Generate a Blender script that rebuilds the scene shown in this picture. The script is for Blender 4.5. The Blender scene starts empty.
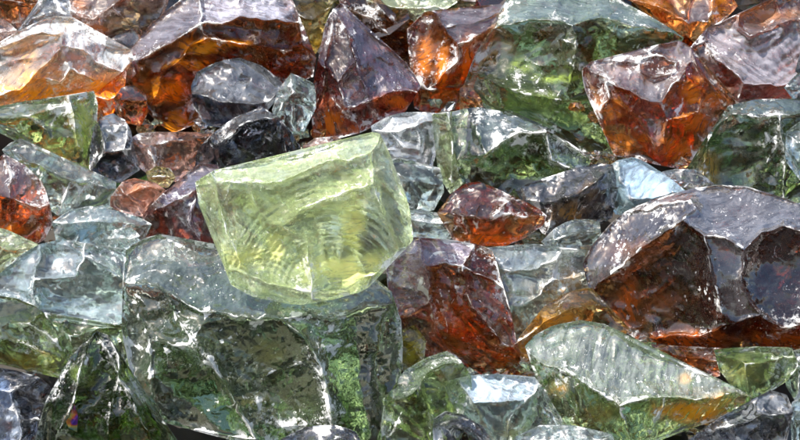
import bpy, math, random
import numpy as np
from mathutils import Vector
from mathutils.geometry import delaunay_2d_cdt

sc = bpy.context.scene
COL = sc.collection
rad = math.radians

# ------------------------------------------------------------------ camera
DIST = 2.6            # metres from the camera to the middle of the heap
PITCH = 6.0          # degrees the camera looks down
SLOPE = 44.0          # degrees the heap rises away from the camera
U = 1.0 / 800.0       # one unit of the traced outlines, in metres
cp, sp = math.cos(rad(PITCH)), math.sin(rad(PITCH))
CAM = np.array((0.0, -DIST * cp, DIST * sp))
FWD = np.array((0.0, cp, -sp)); UPV = np.array((0.0, sp, cp)); RIGHT = np.array((1.0, 0.0, 0.0))
NRM = np.array((0.0, -math.sin(rad(SLOPE)), math.cos(rad(SLOPE))))

cam_data = bpy.data.cameras.new('camera')
cam_data.sensor_width = 36.0
cam_data.lens = 36.0 * DIST
cam_data.clip_start = 0.05; cam_data.clip_end = 500.0
cam = bpy.data.objects.new('camera', cam_data); COL.objects.link(cam)
cam.location = CAM; cam.rotation_euler = (rad(90 - PITCH), 0, 0)
sc.camera = cam

# ------------------------------------------------------------------ sky and sun
SUN_EL, SUN_AZ = 54.0, -120.0      # azimuth clockwise from +Y: high on the left, a little in front of the heap
w = bpy.data.worlds.new('World'); sc.world = w; w.use_nodes = True
nt = w.node_tree
bg = nt.nodes['Background']; bg.inputs[1].default_value = 0.09
sky = nt.nodes.new('ShaderNodeTexSky'); sky.sky_type = 'NISHITA'; sky.sun_disc = False
sky.sun_elevation = rad(SUN_EL); sky.sun_rotation = rad(SUN_AZ)
sky.air_density = 1.0; sky.dust_density = 2.5; sky.ozone_density = 1.0
nt.links.new(sky.outputs[0], bg.inputs[0])
sd = bpy.data.lights.new('sun', 'SUN'); sd.energy = 4.6; sd.angle = rad(0.6); sd.color = (1.0, 0.95, 0.87)
sun = bpy.data.objects.new('sun', sd); COL.objects.link(sun)
sdir = Vector((math.sin(rad(SUN_AZ)) * math.cos(rad(SUN_EL)), math.cos(rad(SUN_AZ)) * math.cos(rad(SUN_EL)), math.sin(rad(SUN_EL))))
sun.location = sdir * 5; sun.rotation_euler = sdir.to_track_quat('Z', 'Y').to_euler()

sc.view_settings.view_transform = 'Standard'; sc.view_settings.look = 'None'
sc.view_settings.exposure = 1.45; sc.view_settings.gamma = 1.0; sc.view_settings.use_curve_mapping = False
cy = sc.cycles
cy.max_bounces = 12; cy.transmission_bounces = 12; cy.glossy_bounces = 8; cy.diffuse_bounces = 3; cy.transparent_max_bounces = 8
cy.volume_bounces = 0
cy.sample_clamp_indirect = 12.0; cy.blur_glossy = 0.05
cy.caustics_reflective = True; cy.caustics_refractive = True
cy.use_denoising = True
try: cy.denoiser = 'OPENIMAGEDENOISE'; cy.denoising_input_passes = 'RGB_ALBEDO_NORMAL'
except Exception: pass
cy.use_adaptive_sampling = True; cy.adaptive_threshold = .03; cy.adaptive_min_samples = 24

# ------------------------------------------------------------------ helpers
def unproject(px, py, t):
    """traced coordinate -> point at ray parameter t (t = 1 is DIST metres ahead)"""
    X = (px - 400.0) * U; Y = (220.0 - py) * U
    d = FWD[None, :] * DIST + RIGHT[None, :] * X[:, None] + UPV[None, :] * Y[:, None]
    return CAM[None, :] + d * t[:, None]

def slope_t(px, py):
    X = (px - 400.0) * U; Y = (220.0 - py) * U
    d = FWD * DIST + RIGHT * X + UPV * Y
    return -float(NRM @ CAM) / float(NRM @ d)

def lattice(seed):
    r = np.random.RandomState(seed & 0x7fffffff)
    return r.rand(64, 64) * 2 - 1
_L = [lattice(i) for i in range(24)]
def noise2(x, y, seed=0):
    L = _L[seed % 24]
    x = x + 17.31 * (seed % 91); y = y + 9.77 * (seed % 53)
    xi = np.floor(x).astype(int); yi = np.floor(y).astype(int)
    fx = x - xi; fy = y - yi
    fx = fx * fx * (3 - 2 * fx); fy = fy * fy * (3 - 2 * fy)
    a = L[xi % 64, yi % 64]; b = L[(xi + 1) % 64, yi % 64]; c = L[xi % 64, (yi + 1) % 64]; d = L[(xi + 1) % 64, (yi + 1) % 64]
    return (a * (1 - fx) + b * fx) * (1 - fy) + (c * (1 - fx) + d * fx) * fy
def fbm(x, y, seed=0, octs=3):
    s = 0; a = 1.0
    for o in range(octs):
        s = s + a * noise2(x, y, seed + o * 7); x = x * 2.03; y = y * 2.03; a *= 0.5
    return s

# ------------------------------------------------------------------ materials
def N(nt, t, **kw):
    n = nt.nodes.new(t)
    for k, v in kw.items(): setattr(n, k, v)
    return n
def setin(n, d):
    for k, v in d.items(): n.inputs[k].default_value = v
def math_node(nt, op, a, b=None, c=None, clamp=False):
    n = N(nt, 'ShaderNodeMath', operation=op, use_clamp=clamp)
    for i, v in enumerate((a, b, c)):
        if v is None: continue
        if isinstance(v, (int, float)): n.inputs[i].default_value = v
        else: nt.links.new(v, n.inputs[i])
    return n.outputs[0]
def ramp(nt, v, lo, hi):
    n = N(nt, 'ShaderNodeMapRange', interpolation_type='SMOOTHSTEP')
    nt.links.new(v, n.inputs[0]); n.inputs[1].default_value = lo; n.inputs[2].default_value = hi
    n.inputs[3].default_value = 0; n.inputs[4].default_value = 1
    return n.outputs[0]
def mixcol(nt, f, a, b):
    n = N(nt, 'ShaderNodeMix', data_type='RGBA')
    if isinstance(f, (int, float)): n.inputs[0].default_value = f
    else: nt.links.new(f, n.inputs[0])
    for i, v in ((6, a), (7, b)):
        if isinstance(v, tuple): n.inputs[i].default_value = (*v, 1)
        else: nt.links.new(v, n.inputs[i])
    return n.outputs[2]
def mixsh(nt, f, a, b):
    n = N(nt, 'ShaderNodeMixShader')
    if isinstance(f, (int, float)): n.inputs[0].default_value = f
    else: nt.links.new(f, n.inputs[0])
    nt.links.new(a, n.inputs[1]); nt.links.new(b, n.inputs[2])
    return n.outputs[0]

GLASS = {
    # absorb colour, density per metre, surface tint, vein tint, milky colour, milky share, colour of the dust film with its painted sky sheen
    'green':  dict(ab=(.68, .77, .38), de=24, ti=(.86, .95, .84), ve=(.74, .82, .40), mc=(.16, .26, .10), mi=.10, fc=(.40, .50, .50)),
    'dkgreen': dict(ab=(.60, .69, .44), de=29, ti=(.86, .92, .84), ve=(.62, .70, .34), mc=(.08, .14, .06), mi=.08, fc=(.34, .43, .46)),
    'lime':   dict(ab=(.84, .95, .46), de=7, ti=(.95, .99, .89), ve=(.93, .96, .62), mc=(.64, .80, .34), mi=.22, fc=(.68, .78, .62)),
    'aqua':   dict(ab=(.68, .82, .74), de=11, ti=(.92, .96, .93), ve=(.78, .90, .84), mc=(.34, .44, .42), mi=.14, fc=(.46, .55, .64)),
    'clear':  dict(ab=(.70, .76, .78), de=8, ti=(.94, .96, .97), ve=(.82, .84, .84), mc=(.40, .43, .46), mi=.14, fc=(.60, .66, .72)),
    'smoke':  dict(ab=(.44, .46, .50), de=46, ti=(.80, .84, .90), ve=(.50, .46, .52), mc=(.06, .06, .08), mi=.08, fc=(.46, .50, .55)),
    'olive':  dict(ab=(.80, .68, .22), de=20, ti=(.93, .88, .62), ve=(.85, .66, .20), mc=(.34, .27, .08), mi=.15, fc=(.50, .50, .40)),
    'amber':  dict(ab=(.93, .52, .06), de=24, ti=(.98, .76, .40), ve=(.92, .38, .08), mc=(.30, .09, .012), mi=.16, fc=(.50, .47, .52)),
    'brown':  dict(ab=(.80, .42, .07), de=38, ti=(.96, .70, .38), ve=(.84, .32, .10), mc=(.12, .042, .010), mi=.12, fc=(.48, .48, .56)),
    'plum':   dict(ab=(.72, .36, .20), de=40, ti=(.90, .72, .62), ve=(.70, .36, .30), mc=(.10, .05, .06), mi=.12, fc=(.42, .43, .50)),
    'rose':   dict(ab=(.88, .58, .40), de=15, ti=(.95, .84, .80), ve=(.92, .56, .36), mc=(.46, .26, .20), mi=.25, fc=(.56, .54, .58)),
}
def glass_material(kind, seed, film=0.5, speck=0.5, vein=0.5, stain=(.9, .35, .03), milk=None, chip=1.0, bump=1.0, grain=None, rough=.02, scale=1.0, zebra=0.0, fc=None, ab=None, ti=None, coat=.05, clear=0, de=None, mc=None):
    g = dict(GLASS[kind])
    if fc: g['fc'] = fc
    if ab: g['ab'] = ab
    if ti: g['ti'] = ti
    if de: g['de'] = de
    if mc: g['mc'] = mc
    m = bpy.data.materials.new(kind + '_glass'); m.use_nodes = True
    nt = m.node_tree; nt.nodes.clear(); L = nt.links
    out = N(nt, 'ShaderNodeOutputMaterial')
    tc = N(nt, 'ShaderNodeTexCoord')
    mp = N(nt, 'ShaderNodeMapping'); L.new(tc.outputs['Object'], mp.inputs[0])
    r = random.Random(seed)
    mp.inputs['Location'].default_value = (r.uniform(-9, 9), r.uniform(-9, 9), r.uniform(-9, 9))
    mp.inputs['Rotation'].default_value = (r.uniform(-3, 3), r.uniform(-3, 3), r.uniform(-3, 3))
    P = mp.outputs[0]
    def noise(scale_, det=4, ro=.55, dist=0.0, vec=P):
        n = N(nt, 'ShaderNodeTexNoise'); L.new(vec, n.inputs['Vector'])
        setin(n, {'Scale': scale_ * scale, 'Detail': det, 'Roughness': ro, 'Distortion': dist}); return n.outputs['Fac']
    def attr(nm):
        a = N(nt, 'ShaderNodeAttribute', attribute_name=nm); return a.outputs['Fac']
    edge, dust, stn, frt = attr('edge'), attr('dust'), attr('stain'), attr('front')
    # stretched coordinates for flow streaks and scratches
    ms = N(nt, 'ShaderNodeMapping'); L.new(P, ms.inputs[0]); ms.inputs['Scale'].default_value = (1.0, 7.0, 1.6)
    PS = ms.outputs[0]
    ms2 = N(nt, 'ShaderNodeMapping'); L.new(P, ms2.inputs[0]); ms2.inputs['Scale'].default_value = (8.0, 1.0, 2.2); ms2.inputs['Rotation'].default_value = (.3, .5, .9)
    PS2 = ms2.outputs[0]
    n_lo = noise(16, 3); n_mid = noise(60, 5, .6); n_hi = noise(260, 4, .65)
    streak = noise(26, 4, .6, .8, PS); hack = noise(70, 3, .6, .4, PS2)
    # inhomogeneous colour of the melt, with transmitted glow painted in as blobs
    vfac = math_node(nt, 'MULTIPLY', ramp(nt, math_node(nt, 'ADD', math_node(nt, 'MULTIPLY', n_lo, .6), math_node(nt, 'MULTIPLY', streak, .4)), .42, .66), vein, clamp=True)
    tint = mixcol(nt, vfac, g['ti'], g['ve'])
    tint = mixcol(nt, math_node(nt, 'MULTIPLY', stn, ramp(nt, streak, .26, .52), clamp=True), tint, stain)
    milkc = mixcol(nt, vfac, g['mc'], tuple(min(1, .45 * a + .55 * b) for a, b in zip(g['ve'], g['mc'])))
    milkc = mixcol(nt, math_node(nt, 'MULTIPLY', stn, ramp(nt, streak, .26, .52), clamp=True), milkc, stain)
    # relief: flow streaks, fracture roughness
    h1 = math_node(nt, 'ADD', math_node(nt, 'MULTIPLY', streak, .0010), math_node(nt, 'MULTIPLY', n_mid, .00035))
    h1 = math_node(nt, 'ADD', h1, math_node(nt, 'MULTIPLY', math_node(nt, 'MULTIPLY', hack, ramp(nt, n_lo, .35, .6)), .0007))
    h2 = math_node(nt, 'ADD', h1, math_node(nt, 'MULTIPLY', math_node(nt, 'MULTIPLY', n_hi, .0005), math_node(nt, 'ADD', dust, .12)))
    bp = N(nt, 'ShaderNodeBump'); L.new(math_node(nt, 'MULTIPLY', math_node(nt, 'ADD', math_node(nt, 'MULTIPLY', frt, .7), .3), .6 * bump), bp.inputs['Strength']); bp.inputs['Distance'].default_value = 1.0
    L.new(h2, bp.inputs['Height'])
    # fine glass dust plus painted sky sheen: on the facets that carry it, patchy
    patch = ramp(nt, math_node(nt, 'ADD', math_node(nt, 'MULTIPLY', n_mid, .65), math_node(nt, 'MULTIPLY', streak, .35)), .36, .64)
    fpatch = ramp(nt, streak, .34, .62)
    filmf = math_node(nt, 'MULTIPLY', math_node(nt, 'MULTIPLY', math_node(nt, 'POWER', dust, 2.0), math_node(nt, 'ADD', math_node(nt, 'MULTIPLY', fpatch, .65), .35)), film * .26, clamp=True)
    # glass
    p = N(nt, 'ShaderNodeBsdfPrincipled')
    L.new(tint, p.inputs['Base Color']); setin(p, {'Transmission Weight': 1.0, 'IOR': 1.58, 'Coat IOR': 2.0, 'Coat Roughness': .02}); L.new(math_node(nt, 'ADD', math_node(nt, 'MULTIPLY', math_node(nt, 'MULTIPLY', dust, frt), .95), coat, clamp=True), p.inputs['Coat Weight'])
    L.new(math_node(nt, 'ADD', math_node(nt, 'MULTIPLY', dust, .02), rough * .25, clamp=True), p.inputs['Roughness'])
    L.new(bp.outputs[0], p.inputs['Normal'])
    tp = N(nt, 'ShaderNodeBsdfTransparent'); L.new(tint, tp.inputs[0])
    shell = mixsh(nt, clear, p.outputs[0], tp.outputs[0]) if clear > 0 else p.outputs[0]
    # milky scatter of bubbles and hairline cracks
    di = N(nt, 'ShaderNodeBsdfDiffuse'); tr = N(nt, 'ShaderNodeBsdfTranslucent')
    L.new(milkc, di.inputs[0]); L.new(milkc, tr.inputs[0]); L.new(bp.outputs[0], di.inputs['Normal'])
    milksh = mixsh(nt, .4, di.outputs[0], tr.outputs[0])
    mi = .5 * (g['mi'] if milk is None else milk)
    mf = math_node(nt, 'MULTIPLY', math_node(nt, 'ADD', math_node(nt, 'MULTIPLY', ramp(nt, n_lo, .30, .70), .8), .25), mi)
    mf = math_node(nt, 'ADD', mf, math_node(nt, 'MULTIPLY', math_node(nt, 'MULTIPLY', stn, ramp(nt, streak, .28, .54)), .72))  # coloured blobs add their painted glow to the milky share
    body = mixsh(nt, math_node(nt, 'MULTIPLY', mf, math_node(nt, 'ADD', math_node(nt, 'MULTIPLY', frt, .6), .4), clamp=True), shell, milksh)
    # dust film, sky reflection painted into its colour
    fd = N(nt, 'ShaderNodeBsdfDiffuse'); grain = math_node(nt, 'ADD', math_node(nt, 'MULTIPLY', n_hi, .9), .55)
    gm = N(nt, 'ShaderNodeVectorMath', operation='SCALE'); gm.inputs[0].default_value = g['fc']; L.new(grain, gm.inputs['Scale']); L.new(gm.outputs[0], fd.inputs['Color'])
    if zebra:
        zz = N(nt, 'ShaderNodeTexWave', wave_type='BANDS'); L.new(P, zz.inputs[0]); setin(zz, {'Scale': 22, 'Distortion': 16, 'Detail': 2, 'Detail Scale': 1.6})
        L.new(mixcol(nt, ramp(nt, zz.outputs['Fac'], .1, .45), (.05, .06, .07), g['fc']), fd.inputs['Color'])
    L.new(bp.outputs[0], fd.inputs['Normal'])
    body = mixsh(nt, filmf, body, fd.outputs[0])
    # crushed white glass: along the ridges, and as specks and bruises
    wdt = math_node(nt, 'MULTIPLY', ramp(nt, n_mid, .42, .70), math_node(nt, 'MULTIPLY', math_node(nt, 'ADD', ramp(nt, n_lo, .42, .62), .25), 4.4 * chip))
    chipf = math_node(nt, 'SUBTRACT', wdt, math_node(nt, 'ADD', edge, math_node(nt, 'MULTIPLY', n_hi, 4.0)))
    chipf = ramp(nt, chipf, -1.6, .9)
    mv = N(nt, 'ShaderNodeMapping'); L.new(P, mv.inputs[0]); mv.inputs['Scale'].default_value = (1, 1.9, 1.3); mv.inputs['Rotation'].default_value = (.4, .8, .3)
    def specks(scl, size_, pick):
        vo = N(nt, 'ShaderNodeTexVoronoi'); L.new(mv.outputs[0], vo.inputs['Vector']); setin(vo, {'Scale': scl * scale, 'Randomness': 1.0})
        sz = math_node(nt, 'MULTIPLY', ramp(nt, n_lo, .50, .72), size_)
        v = ramp(nt, math_node(nt, 'SUBTRACT', sz, math_node(nt, 'ADD', vo.outputs['Distance'], math_node(nt, 'MULTIPLY', math_node(nt, 'SUBTRACT', n_hi, .5), 1.6))), -.03, .05)
        sel = N(nt, 'ShaderNodeSeparateColor'); L.new(vo.outputs['Color'], sel.inputs[0])
        return math_node(nt, 'MULTIPLY', v, ramp(nt, sel.outputs[0], pick, pick + .05))
    spk = math_node(nt, 'MAXIMUM', specks(95, .40, .6), specks(38, .30, .6))
    scr = noise(44, 2, .5, 0, PS)
    scr = math_node(nt, 'MULTIPLY', ramp(nt, math_node(nt, 'ABSOLUTE', math_node(nt, 'SUBTRACT', scr, .5)), .010, .003), ramp(nt, n_mid, .5, .62))
    bru = ramp(nt, math_node(nt, 'ADD', math_node(nt, 'MULTIPLY', n_mid, .6), math_node(nt, 'MULTIPLY', n_hi, .4)), .60, .66)
    crumb = math_node(nt, 'ADD', n_hi, math_node(nt, 'SUBTRACT', math_node(nt, 'MULTIPLY', ramp(nt, edge, 11 * chip, 0), .26), .0))
    crumb = ramp(nt, math_node(nt, 'ADD', crumb, math_node(nt, 'MULTIPLY', math_node(nt, 'SUBTRACT', n_mid, .5), .5)), .70, .78)
    chipf = math_node(nt, 'MAXIMUM', chipf, math_node(nt, 'MULTIPLY', crumb, math_node(nt, 'MULTIPLY', ramp(nt, n_lo, .50, .66), .45)))
    wh = math_node(nt, 'MAXIMUM', chipf, math_node(nt, 'MULTIPLY', math_node(nt, 'MAXIMUM', spk, math_node(nt, 'MAXIMUM', math_node(nt, 'MULTIPLY', scr, .5), math_node(nt, 'MULTIPLY', bru, math_node(nt, 'MULTIPLY', dust, .45)))), .7 * speck))
    wh = math_node(nt, 'MULTIPLY', wh, math_node(nt, 'MULTIPLY', frt, .95), clamp=True)
    wd = N(nt, 'ShaderNodeBsdfPrincipled'); setin(wd, {'Base Color': (.86, .87, .88, 1), 'Roughness': .5})
    b2 = N(nt, 'ShaderNodeBump'); b2.inputs['Strength'].default_value = .8; b2.inputs['Distance'].default_value = .002; L.new(n_hi, b2.inputs['Height']); L.new(b2.outputs[0], wd.inputs['Normal'])
    wt = N(nt, 'ShaderNodeBsdfTranslucent'); setin(wt, {'Color': (.78, .80, .80, 1)})
    body = mixsh(nt, wh, body, mixsh(nt, .25, wd.outputs[0], wt.outputs[0]))
    L.new(body, out.inputs['Surface'])
    va = N(nt, 'ShaderNodeVolumeAbsorption'); setin(va, {'Color': (*g['ab'], 1), 'Density': g['de']})
    L.new(va.outputs[0], out.inputs['Volume'])
    return m

def crack_material(_c=[]):
    if _c: return _c[0]
    m = bpy.data.materials.new('crack_surface'); m.use_nodes = True; nt = m.node_tree; nt.nodes.clear()
    out = N(nt, 'ShaderNodeOutputMaterial'); t = N(nt, 'ShaderNodeBsdfTransparent'); g = N(nt, 'ShaderNodeBsdfGlossy'); setin(g, {'Roughness': .04, 'Color': (.95, .95, .95, 1)})
    tc = N(nt, 'ShaderNodeTexCoord'); n = N(nt, 'ShaderNodeTexNoise'); nt.links.new(tc.outputs['Object'], n.inputs[0]); setin(n, {'Scale': 90, 'Detail': 4})
    b = N(nt, 'ShaderNodeBump'); setin(b, {'Strength': .5, 'Distance': .0012}); nt.links.new(n.outputs['Fac'], b.inputs['Height']); nt.links.new(b.outputs[0], g.inputs['Normal'])
    lw = N(nt, 'ShaderNodeLayerWeight'); lw.inputs[0].default_value = .35; nt.links.new(b.outputs[0], lw.inputs['Normal'])
    nt.links.new(mixsh(nt, math_node(nt, 'ADD', math_node(nt, 'MULTIPLY', lw.outputs['Facing'], .6), .12, clamp=True), t.outputs[0], g.outputs[0]), out.inputs['Surface'])
    _c.append(m); return m

# ------------------------------------------------------------------ one chunk of glass
SP = 2.6            # spacing of the surface mesh, in traced units
def seg_nearest(p, ring):
    best = (1e9, 0, 0)
    for i in range(len(ring)):
        a = np.array(ring[i][:2], float); b = np.array(ring[(i + 1) % len(ring)][:2], float)
        ab = b - a; t = float(np.clip(((p - a) @ ab) / max(ab @ ab, 1e-9), 0, 1))
        d = float(np.linalg.norm(a + ab * t - p))
        if d < best[0]: best = (d, i, t)
    return best
def size_of(o):
    return math.sqrt(abs(sum(o[i][0] * o[(i + 1) % len(o)][1] - o[(i + 1) % len(o)][0] * o[i][1] for i in range(len(o)))) / 2)
COUNT = [0]
def C(name, kind, label, outline, ridges=(), f=(), st=(), T=None, lift=0, jit=1.0, dish=.35, rings=(), rough_h=1.0, dust_sheen0=0.07, sp=None, cracks=1.0, chips=1.0, bf=1.0, pits=(), flake=None, group=None, cat='glass chunk', **mk):
    SP = sp or (2.1 if size_of(outline) > 90 else 2.3)
    COUNT[0] += 1; seed = COUNT[0] * 37 + 5
    rs = np.random.RandomState(seed)
    ring = [(p[0], p[1], p[2] if len(p) > 2 else 0.0) for p in outline]
    area = sum(ring[i][0] * ring[(i + 1) % len(ring)][1] - ring[(i + 1) % len(ring)][0] * ring[i][1] for i in range(len(ring)))
    if area < 0: ring = ring[::-1]
    size = math.sqrt(abs(area) / 2)
    ridges = [[(p[0], p[1], p[2] if len(p) > 2 else None) for p in r] for r in ridges]
    # tie ridge ends to the outline
    for r in ridges:
        for k in range(len(r)):
            p = np.array(r[k][:2], float)
            dv = [math.hypot(q[0] - p[0], q[1] - p[1]) for q in ring]
            j = int(np.argmin(dv))
            if dv[j] < 4: r[k] = ring[j]; continue
            if k in (0, len(r) - 1):
                d, i, t = seg_nearest(p, ring)
                if d < 13:
                    a, b = ring[i], ring[(i + 1) % len(ring)]
                    q = (a[0] + (b[0] - a[0]) * t, a[1] + (b[1] - a[1]) * t, (a[2] + (b[2] - a[2]) * t) if r[k][2] is None else r[k][2])
                    ring.insert(i + 1, q); r[k] = q
    # heights of ridge points given without one: taken from the same point in another ridge
    known = {(p[0], p[1]): p[2] for p in ring}
    for r in ridges:
        for p in r:
            if p[2] is not None: known[(p[0], p[1])] = p[2]
    for r in ridges:
        for k in range(len(r)):
            if r[k][2] is None: r[k] = (r[k][0], r[k][1], known.get((r[k][0], r[k][1]), size * .25))
    pts, hh, edges, key = [], [], [], {}
    def vid(x, y, h):
        k = (round(x, 3), round(y, 3))
        if k not in key: key[k] = len(pts); pts.append((x, y)); hh.append(h)
        return key[k]
    def line(a, b, sd, amp, bow=0.0):
        L_ = math.hypot(b[0] - a[0], b[1] - a[1]); n = max(1, int(round(L_ / SP)))
        nx, ny = -(b[1] - a[1]) / max(L_, 1e-6), (b[0] - a[0]) / max(L_, 1e-6)
        t = np.linspace(0, 1, n + 1); env = np.minimum(1, np.minimum(t, 1 - t) * L_ / 9)
        o = fbm(t * L_ / 11.0, t * 0 + sd * 1.7, sd, 3) * env * amp + bow * L_ * np.sin(t * 3.14159)
        oh = fbm(t * L_ / 9.0, t * 0 + sd * 2.3 + 40, sd + 3, 3) * env * amp * 1.1
        ids = []
        for k in range(n + 1):
            e = o[k] if 0 < k < n else 0; eh = oh[k] if 0 < k < n else 0
            ids.append(vid(a[0] + (b[0] - a[0]) * t[k] + nx * e, a[1] + (b[1] - a[1]) * t[k] + ny * e, a[2] + (b[2] - a[2]) * t[k] + eh))
        return ids
    ring_ids = []
    for i in range(len(ring)):
        ids = line(ring[i], ring[(i + 1) % len(ring)], seed + i, 1.15 * jit, rs.uniform(-.03, .03))
        ring_ids += ids[:-1]
        edges += list(zip(ids[:-1], ids[1:]))
    nring = len(pts)
    for q, r in enumerate(ridges):
        for k in range(len(r) - 1):
            ids = line(r[k], r[k + 1], seed + 100 + q * 9 + k, 1.5 * jit, rs.uniform(-.07, .07))
            edges += list(zip(ids[:-1], ids[1:]))
    ncon = len(pts)
    A = np.array(pts)
    x0, y0 = A.min(0); x1, y1 = A.max(0)
    gx, gy = np.meshgrid(np.arange(x0, x1, SP), np.arange(y0, y1, SP * .87))
    gx = gx + (np.arange(gx.shape[0]) % 2)[:, None] * SP / 2
    G = np.stack([gx.ravel(), gy.ravel()], 1) + rs.uniform(-.55, .55, (gx.size, 2))
    d2 = ((G[:, None, :] - A[None, :, :]) ** 2).sum(2).min(1) if len(G) * len(A) < 6e6 else np.concatenate([((c[:, None, :] - A[None]) ** 2).sum(2).min(1) for c in np.array_split(G, 12)])
    G = G[d2 > (SP * .55) ** 2]
    # inside test
    R = A[ring_ids]; X2 = np.roll(R, -1, 0); ins = np.zeros(len(G), bool)
    for (ax, ay), (bx, by) in zip(R, X2):
        c = (ay > G[:, 1]) != (by > G[:, 1])
        xx = (bx - ax) * (G[:, 1] - ay) / (by - ay + 1e-12) + ax
        ins ^= c & (G[:, 0] < xx)
    G = G[ins]
    folds = []
    for k in range(3):
        lam = (24, 38, 58)[k] * rs.uniform(.8, 1.2); an = rs.uniform(0, 3.14); sq = rs.uniform(1.2, 2.2)
        def fold(p, lam=lam, an=an, sq=sq, sd=seed + 31 * k):
            u = (p[:, 0] * math.cos(an) + p[:, 1] * math.sin(an)) / lam * sq; v = (-p[:, 0] * math.sin(an) + p[:, 1] * math.cos(an)) / lam / sq * 1.4
            return fbm(u, v, sd, 2)
        folds.append((fold, lam))
    if T is None: T = size * .42
    cm = A.mean(0); planes = []
    for k in range(9):
        a = rs.uniform(0, 6.28); g = rs.uniform(.2, 1.0)
        planes.append((T * rs.uniform(.7, 1.15), g * math.cos(a), g * math.sin(a)))
    def backs(p):
        q = np.stack([h0 + gx_ * (p[:, 0] - cm[0]) + gy_ * (p[:, 1] - cm[1]) for h0, gx_, gy_ in planes], 1)
        so = np.sort(q, 1); return so[:, 1] - so[:, 0], np.argmin(q, 1), so[:, 0]
    scoops = []
    rp = A[nring:ncon] if ncon - nring > 8 else A
    for k in range(int(round((2 + size / 16) * chips))):
        c_ = rp[rs.randint(len(rp))] if rs.rand() < .8 else A[rs.randint(len(A))]
        R_ = rs.uniform(4, 11) if rs.rand() < .72 else size * rs.uniform(.16, .32)
        c_ = c_ + rs.uniform(-.5, .5, 2) * R_
        def rim(p, c_=c_, R_=R_, sd=seed + 61 * k, q_=rs.uniform(.7, 1.4), a_=rs.uniform(0, 3.14)):
            dx, dy = p[:, 0] - c_[0], p[:, 1] - c_[1]
            u, v = dx * math.cos(a_) + dy * math.sin(a_), -dx * math.sin(a_) + dy * math.cos(a_)
            return np.hypot(u * q_, v / q_) - R_ * (1 + .35 * fbm(p[:, 0] / R_ / 1.3, p[:, 1] / R_ / 1.3, sd, 2))
        scoops.append((rim, R_, rs.uniform(.20, .38), rs.uniform(3.5, 7)))
    for px_, py_, pr_ in pits:
        scoops.append((lambda p, px_=px_, py_=py_, pr_=pr_: np.hypot((p[:, 0] - px_) * .9, p[:, 1] - py_) - pr_ * (1 + .2 * fbm(p[:, 0] / 5, p[:, 1] / 5, seed, 2)), pr_, 1.5, 5))
    snapped = np.zeros(len(G), bool)
    def snap(fn):
        global_ = None
        e = .4; v = fn(G); gxx = (fn(G + (e, 0)) - fn(G - (e, 0))) / (2 * e); gyy = (fn(G + (0, e)) - fn(G - (0, e))) / (2 * e)
        g2 = gxx ** 2 + gyy ** 2 + 1e-9
        st_ = np.stack([-v * gxx / g2, -v * gyy / g2], 1)
        ok = (np.hypot(st_[:, 0], st_[:, 1]) < SP * .55) & ~snapped
        G[ok] += st_[ok]; snapped[ok] = True
    if len(G):
        for fn, *_ in scoops: snap(fn)
        for fn, _ in folds: snap(fn)
    allp = [Vector(p) for p in pts] + [Vector(p) for p in G]
    V, E, F, ov, oe, of = delaunay_2d_cdt(allp, edges, [], 1, 1e-5, True)
    P = np.array([(v.x, v.y) for v in V]); F = np.array([t for t in F if len(t) == 3])
    n = len(P)
    H = np.zeros(n); fixed = np.zeros(n, bool); isring = np.zeros(n, bool)
    for i, o in enumerate(ov):
        for k in o:
            if k < ncon: fixed[i] = True; H[i] = hh[k]; isring[i] |= k < nring
    con = {}
    for i, o in enumerate(oe):
        if len(o): con[tuple(sorted(E[i]))] = 1
    # boundary by topology
    ea = np.sort(np.concatenate([F[:, [0, 1]], F[:, [1, 2]], F[:, [2, 0]]]), 1)
    ue, inv, cnt = np.unique(ea, axis=0, return_inverse=True, return_counts=True)
    inv = inv.ravel()
    bd = np.zeros(n, bool); bd[ue[cnt == 1].ravel()] = True
    for a, b in ue[cnt == 1]: con[(a, b)] = 1
    ridge_e = np.array([tuple(e) in con for e in ue])
    onr = np.zeros(n, bool); onr[ue[ridge_e].ravel()] = True
    I = np.concatenate([ue[:, 0], ue[:, 1]]); J = np.concatenate([ue[:, 1], ue[:, 0]])
    deg = np.bincount(I, minlength=n).astype(float); deg[deg == 0] = 1
    def relax(h, fx, it, src=0.0):
        free = ~fx
        for _ in range(it):
            av = np.bincount(I, weights=h[J], minlength=n) / deg
            h[free] = (av + src)[free] if np.isscalar(src) else (av + src)[free]
        return h
    fx = fixed | bd
    unset = bd & ~fixed
    H[~fx] = H[fx].mean() if fx.any() else 0
    it = int(60 + size * 2.2)
    H = relax(H, fx, it)
    phi = relax(np.zeros(n), onr | bd, it, 1.0)
    Hout = relax(np.where(bd, H, H[bd].mean()), bd, it)
    # facets by flood fill
    nf = len(F); fe = inv.reshape(3, nf).T
    owner = {}
    par = np.arange(nf)
    def find(a):
        while par[a] != a: par[a] = par[par[a]]; a = par[a]
        return a
    for t in range(nf):
        for e in fe[t]:
            if ridge_e[e]: continue
            if e in owner:
                a, b = find(t), find(owner[e])
                if a != b: par[a] = b
            else: owner[e] = t
    roots = np.array([find(t) for t in range(nf)])
    ids, fac = np.unique(roots, return_inverse=True)
    vf = np.zeros(n, int); vf[F[:, 0]] = fac; vf[F[:, 1]] = fac; vf[F[:, 2]] = fac
    cen = P[F].mean(1)
    dface = np.full(nf, float(dust_sheen0))
    fd = np.array([rs.uniform(.5, 1.5) * dust_sheen0 for _ in ids])
    for (x, y, v) in f:  # amount of dust and painted sky sheen per facet
        t = int(np.argmin(((cen - (x, y)) ** 2).sum(1))); fd[fac[t]] = v
    dv = np.zeros(n); dc = np.zeros(n)
    for k in range(3):
        np.add.at(dv, F[:, k], fd[fac]); np.add.at(dc, F[:, k], 1)
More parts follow.
